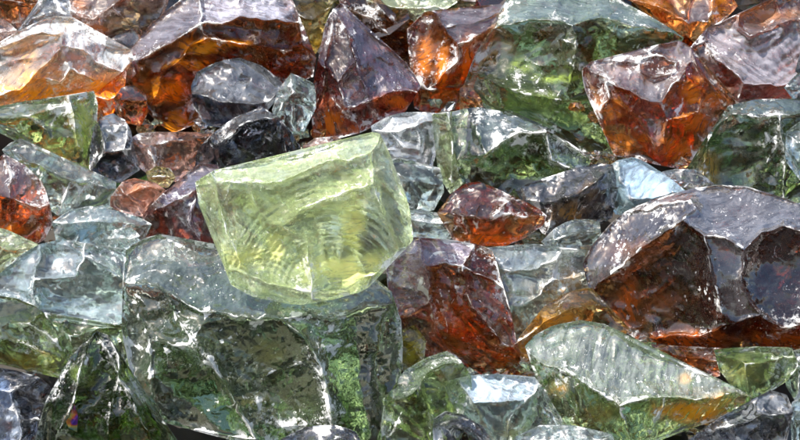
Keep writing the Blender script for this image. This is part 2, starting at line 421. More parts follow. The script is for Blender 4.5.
    dv /= np.maximum(dc, 1)
    dv0 = dv.copy()
    for _ in range(14): dv = .5 * dv + .5 * np.bincount(I, weights=dv[J], minlength=n) / deg
    mixn = np.clip(.55 + .8 * fbm(P[:, 0] / 30, P[:, 1] / 30, seed + 21, 2), 0, 1)
    dv = dv * mixn + dv0 * (1 - mixn)
    # conchoidal dish and ripple per facet
    ripple = np.zeros(n)
    for q in range(len(ids)):
        m = vf == q
        if m.sum() < 12: continue
        c = P[m].mean(0); ext = P[m].std() + 1
        ang = rs.uniform(0, 6.28); cc = c + np.array((math.cos(ang), math.sin(ang))) * ext * rs.uniform(1.6, 3.0)
        r_ = np.hypot(P[m, 0] - cc[0], P[m, 1] - cc[1])
        wl = rs.uniform(8, 15); r_ = r_ + fbm(P[m, 0] / 22, P[m, 1] / 22, seed + q, 2) * 5
        ph = (r_ / wl) % 1.0
        saw = np.where(ph < .75, ph / .75, (1 - ph) / .25)
        ripple[m] = saw * (rs.uniform(.5, 1.3) if rs.rand() < .5 else rs.uniform(.05, .3)) * rough_h
    for (cx, cyy, amp, wl, ra, rb) in rings:
        r_ = np.hypot(P[:, 0] - cx, P[:, 1] - cyy) + fbm(P[:, 0] / 30, P[:, 1] / 30, seed + 9, 2) * 2
        ripple += amp * np.sin(r_ / wl * 6.283) * np.clip((r_ - ra) / 8, 0, 1) * np.clip((rb - r_) / 8, 0, 1)
    env = np.clip(np.sqrt(phi) / 1.4, 0, 1)
    ff = np.array([rs.uniform(.35, 1.25) for _ in ids])[vf]
    env2 = np.clip(np.sqrt(phi) / 2.6, 0, 1)
    fv = [fn(P) for fn, _ in folds]
    crease = sum(-np.abs(v) * lam * a_ for v, (_, lam), a_ in zip(fv, folds, (.13, .15, .15)))
    Z = H - dish * phi ** .62 + env * (ripple + rough_h * .5 * fbm(P[:, 0] / 17, P[:, 1] / 17, seed + 2, 3)) + env2 * ff * rough_h * (crease + 2.5)
    BP = P[bd]
    do = np.concatenate([np.sqrt(((c[:, None, :] - BP[None]) ** 2).sum(2).min(1)) for c in np.array_split(P, max(1, n * len(BP) // 2000000 + 1))])
    rimd = np.full(n, 1e3); onrim = []
    for fn, R_, dp, wl in scoops:
        v = fn(P); b_ = np.clip(-v / R_, 0, 1); ins_ = b_ > 0
        dep = R_ * dp * (1 - (1 - np.minimum(b_, 1)) ** 2)
        if R_ > 11: dep = dep + ins_ * .35 * np.sin((R_ + v) / wl * 6.283) * np.clip(b_ * 4, 0, 1)
        Z = Z - dep * np.clip(do / 5, 0, 1)
        rimd = np.minimum(rimd, np.abs(v) * 1.6 + .6); onrim.append(np.abs(v) < .02)
    Z[bd] = H[bd]
    # distance to ridges
    RP = P[onr | bd]
    de = np.concatenate([np.sqrt(((c[:, None, :] - RP[None]) ** 2).sum(2).min(1)) for c in np.array_split(P, max(1, n * len(RP) // 2000000 + 1))])
    de = np.minimum(de, rimd)
    # underside: a few flat fracture planes
    c0 = P.mean(0)
    BP = P[bd]
    do = np.concatenate([np.sqrt(((c[:, None, :] - BP[None]) ** 2).sum(2).min(1)) for c in np.array_split(P, max(1, n * len(BP) // 2000000 + 1))])
    _, bid, pmin = backs(P)
    prof = np.minimum(np.minimum(do * 2.6, T * 1.2), np.maximum(pmin, np.minimum(do * .8, 6)))
    bfold = np.abs(fv[1]) * folds[1][1] * .16 + np.abs(fv[2]) * folds[2][1] * .2
    prof = prof + np.clip(do / 10, 0, 1) * bfold * bf
    Zb = np.minimum(Hout, Z) - prof + np.clip(do / 6, 0, 1) * .3 * fbm(P[:, 0] / 14, P[:, 1] / 14, seed + 8, 2)
    # to the world
    cx_, cy_ = c0
    t0 = slope_t(cx_, cy_) - lift * U / DIST
    fr = unproject(P[:, 0], P[:, 1], t0 - Z * U / DIST)
    inner = np.where(~bd)[0]
    bk = unproject(P[inner, 0], P[inner, 1], t0 - Zb[inner] * U / DIST)
    mapb = np.arange(n); mapb[inner] = n + np.arange(len(inner))
    W = np.concatenate([fr, bk])
    Fb = mapb[F][:, ::-1]
    # orient: front faces towards the camera
    a, b, c = W[F[0, 0]], W[F[0, 1]], W[F[0, 2]]
    if np.dot(np.cross(b - a, c - a), CAM - a) < 0: F = F[:, ::-1]; Fb = Fb[:, ::-1]
    FF = np.concatenate([F, Fb])
    base = unproject(np.array([cx_]), np.array([cy_]), np.array([t0 + T * .5 * U / DIST]))[0]
    W = W - base
    me = bpy.data.meshes.new(name)
    me.from_pydata(W.tolist(), [], FF.tolist())
    me.polygons.foreach_set('use_smooth', np.ones(len(FF), bool))
    eds = np.zeros(len(me.edges) * 2, int); me.edges.foreach_get('vertices', eds); eds = eds.reshape(-1, 2)
    isb = (eds >= n).any(1)
    back_of = np.concatenate([np.arange(n), inner]); ea_ = back_of[eds]
    sharp = np.array([(min(a, b), max(a, b)) in con for a, b in map(tuple, ea_)])
    on = [np.abs(v) < 4e-3 for v in fv]
    for o_ in on: sharp |= o_[ea_].all(1)
    for o_ in onrim: sharp |= o_[ea_].all(1)
    sharp |= isb & (bid[ea_[:, 0]] != bid[ea_[:, 1]])
    at = me.attributes.new('sharp_edge', 'BOOLEAN', 'EDGE'); at.data.foreach_set('value', sharp)
    def put(nm, fr_, bk_):
        at = me.attributes.new(nm, 'FLOAT', 'POINT'); at.data.foreach_set('value', np.concatenate([fr_, bk_]).astype(np.float32))
    put('edge', de, np.maximum(do[inner], 3))
    put('dust', dv, np.full(len(inner), .0))
    put('front', np.ones(n), np.zeros(len(inner)))
    sv = np.zeros(n)
    for (x, y, rx, ry, s_) in st:  # melt inclusions, plus transmitted glow and sky blue painted in as colour
        q = np.hypot((P[:, 0] - x) / rx, (P[:, 1] - y) / ry) + .35 * fbm(P[:, 0] / 9, P[:, 1] / 9, seed + 11, 2)
        sv = np.maximum(sv, s_ * np.clip(1.35 - q, 0, 1))
    put('stain', sv, sv[inner])
    me.validate(); me.update()
    me.materials.append(glass_material(kind, seed, **mk))
    o = bpy.data.objects.new(name, me); COL.objects.link(o); o.location = base
    o['label'] = label; o['category'] = cat
    if group: o['group'] = group
    if flake:
        # an added flake, a crack's interference colours painted into its base colour
        fp = np.array(flake, float); fz = np.array([Z[np.argmin(((P - q) ** 2).sum(1))] for q in fp]) + 1.2
        top = unproject(fp[:, 0], fp[:, 1], t0 - fz * U / DIST) - base; bot = unproject(fp[:, 0], fp[:, 1], t0 - (fz - 1.6) * U / DIST) - base
        k_ = len(fp); fm = bpy.data.meshes.new('painted_rainbow_flake')
        fm.from_pydata(np.concatenate([top, bot]).tolist(), [], [tuple(range(k_))[::-1], tuple(range(k_, 2 * k_))] + [(i, (i + 1) % k_, k_ + (i + 1) % k_, k_ + i) for i in range(k_)])
        m = bpy.data.materials.new('painted_interference'); m.use_nodes = True; nt = m.node_tree; b = nt.nodes['Principled BSDF']
        tc = N(nt, 'ShaderNodeTexCoord'); wv = N(nt, 'ShaderNodeTexNoise'); setin(wv, {'Scale': 38, 'Detail': 3, 'Distortion': 1.2}); nt.links.new(tc.outputs['Object'], wv.inputs[0])
        cr_ = N(nt, 'ShaderNodeValToRGB'); el = cr_.color_ramp.elements; el[0].position = .32; el[0].color = (.03, .06, .45, 1); el[1].position = .68; el[1].color = (.05, .35, .40, 1)
        for ps, cl in ((.42, (.25, .06, .40, 1)), (.50, (.75, .16, .06, 1)), (.58, (.85, .65, .12, 1))): e_ = el.new(ps); e_.color = cl
        nt.links.new(wv.outputs['Fac'], cr_.inputs[0]); nt.links.new(cr_.outputs[0], b.inputs['Base Color']); setin(b, {'Roughness': .15, 'Metallic': .4})
        fm.materials.append(m); fo = bpy.data.objects.new('painted_rainbow_flake', fm); COL.objects.link(fo); fo.parent = o; fo['label'] = 'small added flake with painted rainbow colours on the dark green face'
    # hairline cracks inside the glass
    oi = np.where(do > do.max() * .45)[0]
    for k in range(int(round(min(5, size / 26 * cracks)))):
        q = oi[rs.randint(len(oi))]; zc = Zb[q] + (Z[q] - Zb[q]) * rs.uniform(.35, .8)
        nv = np.array((rs.uniform(-.8, .8), rs.uniform(.1, 1.0), rs.uniform(.1, .8))); nv /= np.linalg.norm(nv)
        ua = np.cross(nv, rs.uniform(-1, 1, 3)); ua /= np.linalg.norm(ua); ub = np.cross(nv, ua)
        r1 = size * rs.uniform(.16, .36); r2 = r1 * rs.uniform(.5, 1); M = 11
        g = np.linspace(-1, 1, M); gu, gv = [v.ravel() for v in np.meshgrid(g, g)]
        wv = fbm(gu * 1.3, gv * 1.3, seed + 50 + k, 2) * r1 * .16
        pc = np.array((P[q, 0], P[q, 1], zc)) + ua * (gu * r1)[:, None] + ub * (gv * r2)[:, None] + nv * wv[:, None]
        near = np.argmin(((pc[:, None, :2] - P[None]) ** 2).sum(2), 1)
        ok = (do[near] > 3) & (pc[:, 2] < Z[near] - 2.5) & (pc[:, 2] > Zb[near] + 2.5) & (np.hypot(gu, gv) < 1 + .3 * fbm(gu * 2.5, gv * 2.5, seed + k, 2))
        qf = [(a * M + b, a * M + b + 1, (a + 1) * M + b + 1, (a + 1) * M + b) for a in range(M - 1) for b in range(M - 1)]
        qf = [t for t in qf if all(ok[i] for i in t)]
        # keep one connected sheet
        comp = [qf[len(qf) // 2]]; got = {comp[0]}; vs_ = set(comp[0]); grew = True
        while grew:
            grew = False
            for t in qf:
                if t not in got and len(vs_ & set(t)) >= 2: got.add(t); vs_ |= set(t); grew = True
        qf = [t for t in qf if t in got]
        if len(qf) < 6: continue
        us = sorted({i for t in qf for i in t}); mp_ = {v: i for i, v in enumerate(us)}
        cw = unproject(pc[us, 0], pc[us, 1], t0 - pc[us, 2] * U / DIST) - base
        cm_ = bpy.data.meshes.new('inner_crack'); cm_.from_pydata(cw.tolist(), [], [[mp_[i] for i in t] for t in qf])
        cm_.polygons.foreach_set('use_smooth', np.ones(len(qf), bool)); cm_.materials.append(crack_material())
        co_ = bpy.data.objects.new('inner_crack', cm_); COL.objects.link(co_); co_.parent = o
    return o
# ------------------------------------------------------------------ the chunks, back of the heap first
GA, GB, GG, GC, GP = ('brown and amber glass chunks in the heap', 'grey and clear glass chunks in the heap', 'green glass chunks in the heap',
                      'pale bluish glass chunks in the heap', 'dark violet glass chunks in the heap')
AM, GR, CL, PL, YG = 'amber_glass_chunk', 'green_glass_chunk', 'clear_glass_chunk', 'violet_glass_chunk', 'yellow_green_glass_chunk'

# ---- top row
C(AM, 'brown', 'dark brown chunk cut off by the top left corner', [(-10,-18),(38,-12),(42,4),(34,18),(20,29),(6,22),(-10,10)],
  [[(-10,-4,14),(18,2,20),(42,4)],[(18,2,20),(20,29)]], group=GA, speck=.3)
C(CL, 'clear', 'pale aqua grey chunk peeking up behind the big orange bottomed chunk at top left', [(17,32),(40,8,4),(47,-12),(70,-12),(73,14),(66,34),(40,44)],
  [[(17,32),(45,14,16),(73,14)],[(45,14,16),(47,-12)]], [(55,2,.6),(40,28,.8)], group=GB, film=.7)
C(CL, 'rose', 'pale lilac chunk at the left edge beside the orange bottomed chunk', [(-14,22),(2,18),(17,30),(20,42),(0,52),(-14,52)],
  [[(-14,34,12),(17,30)]], [(0,25,.9),(0,44,.7)], group=GB, film=.8)
C(AM, 'rose', 'dull pinkish brown chunk between the orange bottomed chunk and the big brown one', [(70,-12),(172,-14),(164,12),(146,36),(118,50),(100,44),(84,30),(70,16)],
  [[(70,10,8),(92,20,20),(110,8,24),(125,-4,14),(168,-10)],[(92,20,20),(100,44)],[(110,8,24),(140,32)]], [(95,4,.6),(125,15,.2)], [(97,30,14,10,.8),(78,6,8,10,.6)], group=GA, film=.5, speck=.4, stain=(.75,.25,.04))
C(PL, 'smoke', 'small blackish blue chunk in the gap left of the big brown chunk', [(104,44),(118,34),(136,28),(140,44),(134,58),(112,56)],
  [[(104,44),(120,44,12),(140,44)]], [(122,38,.5)], lift=-12, group=GP)
C('olive_glass_chunk', 'olive', 'olive and yellow chunk at the top left of the tall violet brown chunk', [(284,-14),(340,-14),(334,10),(328,28),(316,54),(302,50),(294,20)],
  [[(292,10,14),(312,20,20),(334,6)],[(312,20,20),(310,54)]], [(300,5,.1),(320,40,.1)], [(316,42,12,14,.8)], lift=-30, group=GA, stain=(.98,.75,.10), speck=.3)
C(AM, 'brown', 'dark brown slab leaning behind the tall violet brown chunk at the top', [(334,-12),(368,-12),(376,8),(396,24),(412,30),(422,60),(420,92),(404,64),(372,38),(346,18)],
  [[(346,6,10),(372,18,18),(398,40,18),(420,80)],[(372,18,18),(376,8)]], [(360,0,.6),(390,30,.2)], lift=-4, group=GA, speck=.4)
C(GR, 'lime', 'pale green chunk at the top edge behind the two brown chunks', [(364,-14),(446,-14),(458,2),(442,12),(424,12),(412,24),(402,30),(380,20),(368,8)],
  [[(368,0,8),(400,8,16),(440,0,10)]], [(400,0,.7),(400,18,.5)], lift=14, group=GG, film=.7)
C(CL, 'rose', 'small lilac grey chunk at the top edge left of the big dark green chunk', [(452,-14),(512,-14),(508,8),(480,12),(458,10)],
  [[(452,0,8),(482,2,14),(510,-2,8)]], [(480,-6,.8),(480,8,.6)], lift=-10, group=GB, film=.7)
C(AM, 'amber', 'brown chunk with a lilac face at the top right behind the purple brown slab', [(602,-14),(724,-14),(738,6),(718,22),(702,46),(690,48),(674,34),(645,14)],
  [[(602,-6),(640,2,18),(688,24,26),(690,48)],[(688,24,26),(694,-14)],[(688,24,26),(708,22,24),(714,-2,16),(712,-14)],[(708,22,24),(702,46)]],
  [(698,8,.85),(660,20,.05),(630,-6,.2),(722,5,0)], [(720,4,9,14,1),(640,8,25,9,.6)], lift=-6, group=GA, film=.6, milk=.3)
# ---- second row
C(AM, 'clear', 'large frosted clear chunk at top left with an orange glowing bottom', [(-14,50,-4),(15,33,0),(35,23,-2),(56,16,-6),(72,17,-8),(88,30,-4),(108,47,-4),(130,49,-6),(134,60),(122,72,4),(118,84),(102,97),(60,103),(20,109),(-14,110)],
  [[(-14,50),(20,40,22),(42,32,26),(60,34,32),(62,46,38),(84,50,32),(96,62,30),(110,68,26),(120,74)],[(62,46,38),(50,60,36),(33,76,34),(20,90,24),(-14,100,12)],[(62,46,38),(70,68,34),(60,82,28),(33,76,34)],[(70,68,34),(90,78,24),(118,84)]],
  [(80,30,1),(50,26,.9),(20,60,.45),(50,72,.3),(85,66,.7),(60,92,.0),(110,56,.9)], [(50,95,85,15,1),(34,78,36,14,.8),(28,54,10,18,.7),(100,86,26,13,1),(70,80,20,8,.5)], group=GA, film=1.9, speck=.9, chip=1.7, milk=.25, clear=.25, ab=(.96,.62,.16), de=16, ti=(.99,.88,.66), stain=(.98,.48,.03))
C(AM, 'amber', 'small bright orange wedge between the frosted top left chunk and the big brown chunk', [(92,96),(114,80),(127,68,4),(124,92),(116,110),(106,126),(94,120)],
  [[(92,96),(108,100,12),(124,92)],[(108,100,12),(106,126)]], [(112,88,.0),(105,108,0)], [(110,98,22,24,1)], lift=-8, group=GA, milk=.45, speck=.15, stain=(.98,.28,.02))
C(AM, 'brown', 'big dark amber chunk at upper left with a lavender top and orange lit hollows', [(198,-14,-10),(286,-14,-12),(298,15,-4),(303,45,2),(316,57,-2),(313,77,0),(287,79,0),(270,72,2),(240,70,2),(206,84,0),(190,100,2),(189,122,0),(174,133,0),(160,125,0),(150,106,2),(136,100,2),(123,86,2),(126,68,2),(130,50,-2),(150,25,-4),(175,5,-8)],
  [[(127,62,10),(140,60,24),(160,48,30),(185,34,34),(200,24,34),(222,24,40),(240,16,40),(262,20,38),(286,22,28),(298,22)],[(200,24,34),(198,-14)],[(200,24,34),(208,38,36),(232,42,38),(262,46,34),(286,52,26),(303,45)],[(140,60,24),(136,74,26),(123,86)],
   [(208,38,36),(190,46,24),(178,62,30),(200,70,24),(240,70)],[(178,62,30),(160,78,30),(150,106)],[(160,78,30),(176,84,26),(190,100)],[(262,46,34),(270,72)]],
  [(250,0,.95),(160,30,.6),(128,74,.7),(220,34,.1),(160,62,.05),(280,60,.15),(270,34,.1),(220,56,0)], [(200,48,26,8,1),(192,64,24,7,1),(170,90,24,13,1),(178,122,18,12,1),(230,44,20,5,.8)], group=GA, film=1.5, fc=(.60,.61,.74), speck=.5, milk=.2, clear=.2, stain=(.98,.38,.02), vein=.25)
C(AM, 'brown', 'small dark brown chipped piece under the left end of the big dark amber chunk', [(112,102),(121,88),(132,84,4),(146,94),(148,112),(140,126),(120,122)],
  [[(112,102),(126,100,14),(148,100)],[(126,100,14),(130,124)]], [(126,92,.6)], lift=6, group=GA, chip=1.2)
C(CL, 'smoke', 'rounded smoky black chunk with a whitish top and a small round pit', [(191,86),(197,72,-2),(215,63,-4),(240,58,-6),(262,66,-4),(276,77),(284,86),(279,96),(270,106),(262,118),(235,129),(206,126),(193,106)],
  [[(191,94,6),(213,99,28),(238,103,32),(258,104,26),(279,92)],[(238,103,32),(242,128)]], [(235,80,.8),(215,112,.05),(255,114,.05)], group=GB, film=.75, speck=.7, chip=.9, pits=[(245,79,5.5)])
C(CL, 'aqua', 'small grey green chunk standing right of the rounded smoky black one', [(272,110),(278,92),(291,73),(303,78),(314,84),(316,108),(306,128),(298,142),(276,124)],
  [[(291,73),(294,92,20),(284,118,14)],[(294,92,20),(314,104)],[(294,92,20),(300,142)]], [(282,100,.6),(305,90,.4),(300,120,.3)], group=GB)
C(AM, 'plum', 'tall pointed violet brown chunk at top centre with orange lit lower corner', [(333,9,-4),(341,3,-6),(352,20),(372,35,2),(390,48,2),(405,62),(421,86),(413,100),(405,112),(395,111),(378,121),(360,133),(335,139),(313,138),(312,110),(314,80,-6),(320,50,-8),(325,25,-8)],
  [[(333,9),(332,35,16),(325,62,22),(318,100,18),(313,112)],[(325,62,22),(338,82,32),(345,108,30),(360,133)],[(413,90,8),(392,92,28),(372,100,34),(380,121)],[(338,82,32),(356,60,34),(372,100,34)],[(345,108,30),(372,100,34)],[(333,9),(348,34,22),(356,60,34)]],
  [(320,60,.35),(350,80,.6),(380,70,.55),(395,104,.05),(330,110,.1),(365,115,.2)], [(332,122,20,20,1),(396,102,20,10,.9),(350,130,20,8,.8)], group=GP, film=2.2, fc=(.27,.27,.40), speck=1, chip=1.3, milk=.2, stain=(.95,.25,.02), lift=8)
C(AM, 'brown', 'red orange amber chunk with lilac shoulder left of the big dark green chunk', [(407,29),(425,12,-2),(445,9,-6),(480,8,-10),(500,4,-10),(508,8,-8),(503,19,-4),(490,34,-2),(476,52,0),(472,75),(464,88),(463,112),(440,114),(414,108),(426,90,4),(412,62,2)],
  [[(432,12,6),(445,28,26),(458,44,32),(457,62,30),(436,84,20),(426,90)],[(458,44,32),(476,36,24),(503,19)],[(436,84,20),(464,88)],[(445,28,26),(470,24,12),(508,8)]],
  [(430,45,.1),(475,16,.85),(470,55,.0),(440,100,.0),(470,32,.75)], [(425,60,10,26,.8),(442,66,8,26,.9),(468,62,8,26,1),(450,96,16,10,.6)], group=GA, film=.75, speck=.4, milk=.2, clear=.2, stain=(.92,.26,.015), lift=4)
C(AM, 'brown', 'small shadowed brown piece below the red orange chunk, left of the dark green one', [(460,88),(470,84),(482,100),(484,116),(460,114)], [[(460,98,6),(472,100,10),(484,108)]], lift=-14, group=GA, speck=.2)
C(GR, 'dkgreen', 'biggest dark green chunk at the top with a pale bluish top face', [(499,12,-8),(510,-6,-14),(530,-14,-18),(592,-14,-22),(622,2,-14),(645,14,-8),(668,27,-2),(684,38,0),(664,52),(640,64),(622,66),(608,78),(612,96),(620,132),(616,160),(598,164),(572,142),(540,114),(500,110),(482,106),(464,86,0),(472,62),(480,46),(491,30,-2)],
  [[(491,30),(515,23,30),(540,20,36),(572,26,40),(598,18,34),(632,26,24),(684,38)],[(572,26,40),(576,46,42),(568,88,34),(570,100,30)],[(472,72,4),(500,86,28),(535,96,34),(570,100,30),(608,96)],[(500,86,28),(500,110)]],
  [(560,5,.85),(620,12,.9),(530,60,.22),(615,50,.05),(540,106,.0),(490,95,.5),(590,115,0)], [(520,66,14,10,.5),(560,78,30,5,.8),(575,112,40,12,.5),(525,102,46,9,.55)], group=GG, film=.8, speck=.8, chip=1.3, de=16, milk=.25, mc=(.20,.30,.12), bump=.5, bf=.5, rough_h=.6, stain=(.55,.72,.14))
C(AM, 'brown', 'purple brown slab at the top right with a smooth lilac shell shaped hollow', [(684,54),(698,44,-4),(705,42,-8),(707,28,-14),(740,14,-18),(765,4,-22),(785,-8,-26),(815,-8,-26),(815,90,-6),(790,102),(765,104),(738,106),(716,104),(696,84)],
  [[(740,14),(738,26,-4),(750,36,0),(790,20,-10),(815,18)],[(705,42),(716,60,14),(744,84,18),(780,86,12),(815,70)],[(744,84,18),(738,106)]],
  [(770,50,1),(760,15,.5),(720,86,.4),(790,96,.7)], [(760,14,30,10,.7),(716,92,16,10,.6)], group=GA, film=1.0, speck=.5, milk=.2, chip=1.1, fc=(.58,.56,.64), rings=[(750,10,.6,9,20,95)], bump=.6, stain=(.80,.34,.10))
C(AM, 'brown', 'amber brown chunk with many shell shaped breaks in front of the purple brown slab', [(582,70),(590,62),(606,60,2),(640,64,4),(641,56,2),(660,44,-2),(680,41,-6),(691,47,-4),(692,60,4),(704,79,6),(724,93,4),(739,103),(727,108),(716,125),(702,148),(689,170),(664,166),(640,156),(615,156),(605,136),(595,112),(585,90)],
  [[(586,66),(602,76,22),(622,88,34),(640,98,40),(662,102,40),(672,84,34),(684,73,26),(692,62)],[(684,73,26),(700,84,24),(716,98,16),(727,108)],[(684,73,26),(683,104,20),(668,120,32)],[(662,102,40),(668,120,32),(664,140,24),(664,166)],[(668,120,32),(698,112,22),(716,120)],
   [(602,76,22),(610,98,26),(630,112,34),(655,148,24),(660,166)],[(640,98,40),(630,112,34)],[(610,98,26),(600,112,18),(606,136)],[(640,60,6),(656,55,4),(676,62,6),(676,72,10),(655,78,16),(641,72,14),(640,60)],[(700,84,24),(698,112,22)]],
  [(620,72,.9),(600,95,.25),(640,130,.2),(693,95,.0),(658,66,.1),(710,100,.3),(690,122,.05),(680,140,.1),(645,112,.5),(594,84,.4),(682,50,.8)], [(692,94,12,22,1),(690,125,26,12,.9),(620,140,34,12,.8),(675,148,22,20,.9),(610,110,20,14,.6),(714,98,14,10,.7)], group=GA, film=.9, speck=.6, milk=.22, chip=1.2, fc=(.58,.56,.62), rings=[(700,130,.5,6,10,60)], T=45, lift=10, stain=(.92,.30,.025))
C(GR, 'dkgreen', 'broad grey green chunk at the right edge under the purple brown slab', [(687,168),(700,148),(715,125,-2),(728,106,-8),(745,102,-12),(775,100,-14),(815,99,-14),(815,205),(760,205),(720,198),(700,182)],
  [[(687,160,4),(712,134,20),(732,114,24),(780,115,28),(815,113)],[(780,115,28),(786,160,28),(784,205)],[(712,134,20),(705,182)]], [(760,106,.85),(750,150,.3),(800,150,.05),(702,160,.4)], [(708,166,14,16,.8)], group=GG, film=.6, speck=.4, chip=1.1, stain=(.70,.42,.08))
C(GR, 'aqua', 'pale green chunk cut by the right edge beside the broad grey green one', [(786,132),(800,121),(818,116),(818,186),(800,180),(785,160)], [[(786,132),(798,148,16),(818,146,12)],[(798,148,16),(800,180)]], [(806,132,.5),(790,160,.9)], lift=18, group=GC, film=.8)
C(GR, 'aqua', 'small pale green chunk at the right edge above the broad grey green one', [(784,88),(798,73),(818,70),(818,106),(795,102)], [[(784,88),(802,88,12),(818,86)]], [(805,80,.6)], lift=14, group=GC)
# ---- middle, left
C(GR, 'green', 'long green chunk at left under the orange bottomed one with a pale yellow end', [(-14,112,-6),(30,101,-10),(60,97,-10),(94,91,-6),(98,106),(95,140),(88,172),(70,166),(45,156),(15,131),(-14,126)],
  [[(-14,118,4),(30,116,22),(70,104,28),(94,91)],[(70,104,28),(76,138,28),(88,172)],[(30,116,22),(50,140,22),(76,138,28)]], [(40,106,.8),(85,130,.35),(40,125,.1),(50,150,.1)], [(82,125,10,24,.9),(60,150,18,8,.6)], group=GG, film=.7, chip=1.0, stain=(.88,.90,.30), milk=.16)
C(GR, 'aqua', 'streaky blue green chunk below the long green one at left', [(2,150),(20,138),(50,155),(90,170),(116,182),(116,207),(95,214),(60,217),(40,202),(18,172)],
  [[(2,150),(40,165,18),(70,180,24),(116,190)],[(70,180,24),(60,217)],[(40,165,18),(36,195)]], [(70,168,.5),(90,200,.5),(45,185,.3)], group=GG, film=.6, lift=-6, speck=.7)
C(CL, 'smoke', 'small grey gem with a bright square face below the big dark amber chunk', [(95,125),(103,117,-4),(113,113,-6),(125,120,-4),(131,131),(131,150),(140,170),(120,183),(100,178),(89,172),(90,150)],
  [[(95,125),(103,127,20),(122,127,20),(131,131)],[(103,127,20),(105,152,26),(92,170)],[(122,127,20),(124,150,26),(140,170)],[(105,152,26),(124,150,26)]], [(112,119,.8),(113,140,1),(97,145,.1),(115,165,.05),(130,150,.1)], group=GB, film=.85, speck=.3)
C(CL, 'rose', 'greyish violet flat chunk under the orange hollows of the big dark amber chunk', [(127,141),(140,133,-6),(190,132,-8),(216,134,-6),(218,156),(192,172),(176,182),(150,176),(134,161)],
  [[(127,141),(150,146,18),(176,140,20),(216,134)],[(150,146,18),(156,168,14),(150,176)],[(176,140,20),(190,172)]], [(165,137,.6),(170,160,.5),(140,160,.5)], group=GB, film=.6, speck=.3)
C(CL, 'olive', 'tiny round clear pebble below the greyish violet flat chunk', [(146,172),(156,166),(170,168),(176,178),(168,188),(150,186)], [[(146,178,4),(160,176,10),(176,178)]], lift=6, group=GB, speck=.3)
C(AM, 'rose', 'small salmon orange chunk in the gap left of the navy violet chunk', [(111,196),(122,182),(135,178,-2),(156,183,-2),(167,191),(160,202),(146,217),(125,215),(110,206)],
  [[(111,196),(128,194,14),(140,188,16),(167,191)],[(128,194,14),(140,206,12),(146,217)]], [(140,184,.4),(150,200,.3),(120,208,.5)], [(140,195,26,14,.6)], group=GA, film=.5, milk=.6, speck=.6, stain=(.62,.22,.06))
C(AM, 'brown', 'brown chunk with a lilac top at the left edge', [(-14,166,-6),(4,154,-6),(25,165,-4),(42,182,-2),(50,205),(53,223),(45,239),(30,246),(10,241),(-14,236)],
  [[(-14,196,20),(10,198,26),(40,208,22),(50,205)],[(10,198,26),(12,176,14),(4,154)],[(10,198,26),(14,241)]], [(28,185,.75),(0,180,.4),(10,220,.05),(35,225,.1)], [(12,230,14,8,1)], group=GA, film=.7, speck=.8, stain=(.92,.30,.02))
C(GR, 'aqua', 'small green and white chunk with a blue patch above the slate blue chunk', [(52,222),(70,210,-4),(90,206,-6),(115,210,-6),(136,216,-4),(152,224),(142,242),(110,247),(80,244),(56,242)],
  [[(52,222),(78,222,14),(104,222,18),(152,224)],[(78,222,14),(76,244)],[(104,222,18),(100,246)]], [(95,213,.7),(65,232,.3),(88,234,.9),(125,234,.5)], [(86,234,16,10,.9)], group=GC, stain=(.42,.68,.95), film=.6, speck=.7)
C(GR, 'aqua', 'small pale green wedge behind the top of the slate blue chunk', [(92,241),(108,231),(130,227),(140,236),(126,252),(100,252)], [[(92,241),(118,238,10),(140,236)]], [(115,232,.5),(118,246,.5)], lift=8, group=GC)
C(PL, 'smoke', 'dark navy chunk with white chipped crest behind the yellow green chunk', [(197,152),(215,132,-4),(240,115,-6),(262,107,-6),(280,118,-2),(295,140),(307,160),(300,176),(210,186),(195,168)],
  [[(197,152),(218,144,22),(240,126,26),(266,118,26),(280,118)],[(280,118),(284,140,20),(291,164,14),(296,176)],[(218,144,22),(222,186)]], [(240,122,.6),(250,150,.02),(292,145,.3),(205,160,.05)], group=GP, film=.6, speck=1, chip=1.3, milk=.03)
C(PL, 'plum', 'dark violet chunk wedged left of the yellow green chunk', [(118,270),(124,256),(131,244),(137,225,-4),(148,208,-6),(165,192,-6),(185,175,-6),(200,163,-4),(218,165),(228,200),(228,258),(205,254),(185,244),(160,237),(145,242),(134,262),(121,279)],
  [[(131,240),(140,226,14),(165,206,24),(195,190,28),(222,182)],[(165,206,24),(172,240)],[(195,190,28),(190,222,26),(205,254)],[(140,226,14),(148,232,12),(134,262)]], [(170,195,.6),(150,225,.1),(180,215,.6),(210,220,.6)], [(205,245,14,10,.9),(124,268,8,10,.6)], group=GP, film=2, fc=(.26,.27,.40), speck=.5, chip=.8, stain=(.60,.12,.03))
# ---- middle, centre
C(CL, 'rose', 'small salmon pebble left of the white lava like chunk', [(303,146),(315,138),(335,136),(347,142),(338,156),(310,166)], [[(303,148),(322,146,10),(347,144)]], [(322,140,.4),(325,156,.5)], group=GB, milk=.5, speck=.3)
C(CL, 'clear', 'white grey chunk with lava like folds behind the yellow green chunk', [(371,126),(385,118,-4),(400,113,-6),(420,112,-6),(437,113,-4),(441,126),(437,152),(430,174),(415,168),(400,160),(388,166),(376,152)],
  [[(371,130),(390,132,16),(416,126,20),(437,120)],[(416,126,20),(420,150,18),(430,172)],[(390,132,16),(404,148,18),(420,150,18)]], [(400,120,.9),(395,150,.9),(425,140,.7),(410,138,.95)], group=GB, film=.95, speck=.4, rough_h=1.6)
C(GR, 'lime', 'narrow yellowish clear chunk between the white folded chunk and the dark green one', [(432,114),(455,111,-4),(468,110,-4),(470,150),(468,178),(450,194),(438,172)],
  [[(432,120),(450,124,14),(468,116)],[(450,124,14),(452,160,16),(450,194)]], [(450,116,.6),(442,150,.2),(460,150,.1)], group=GG, lift=-4)
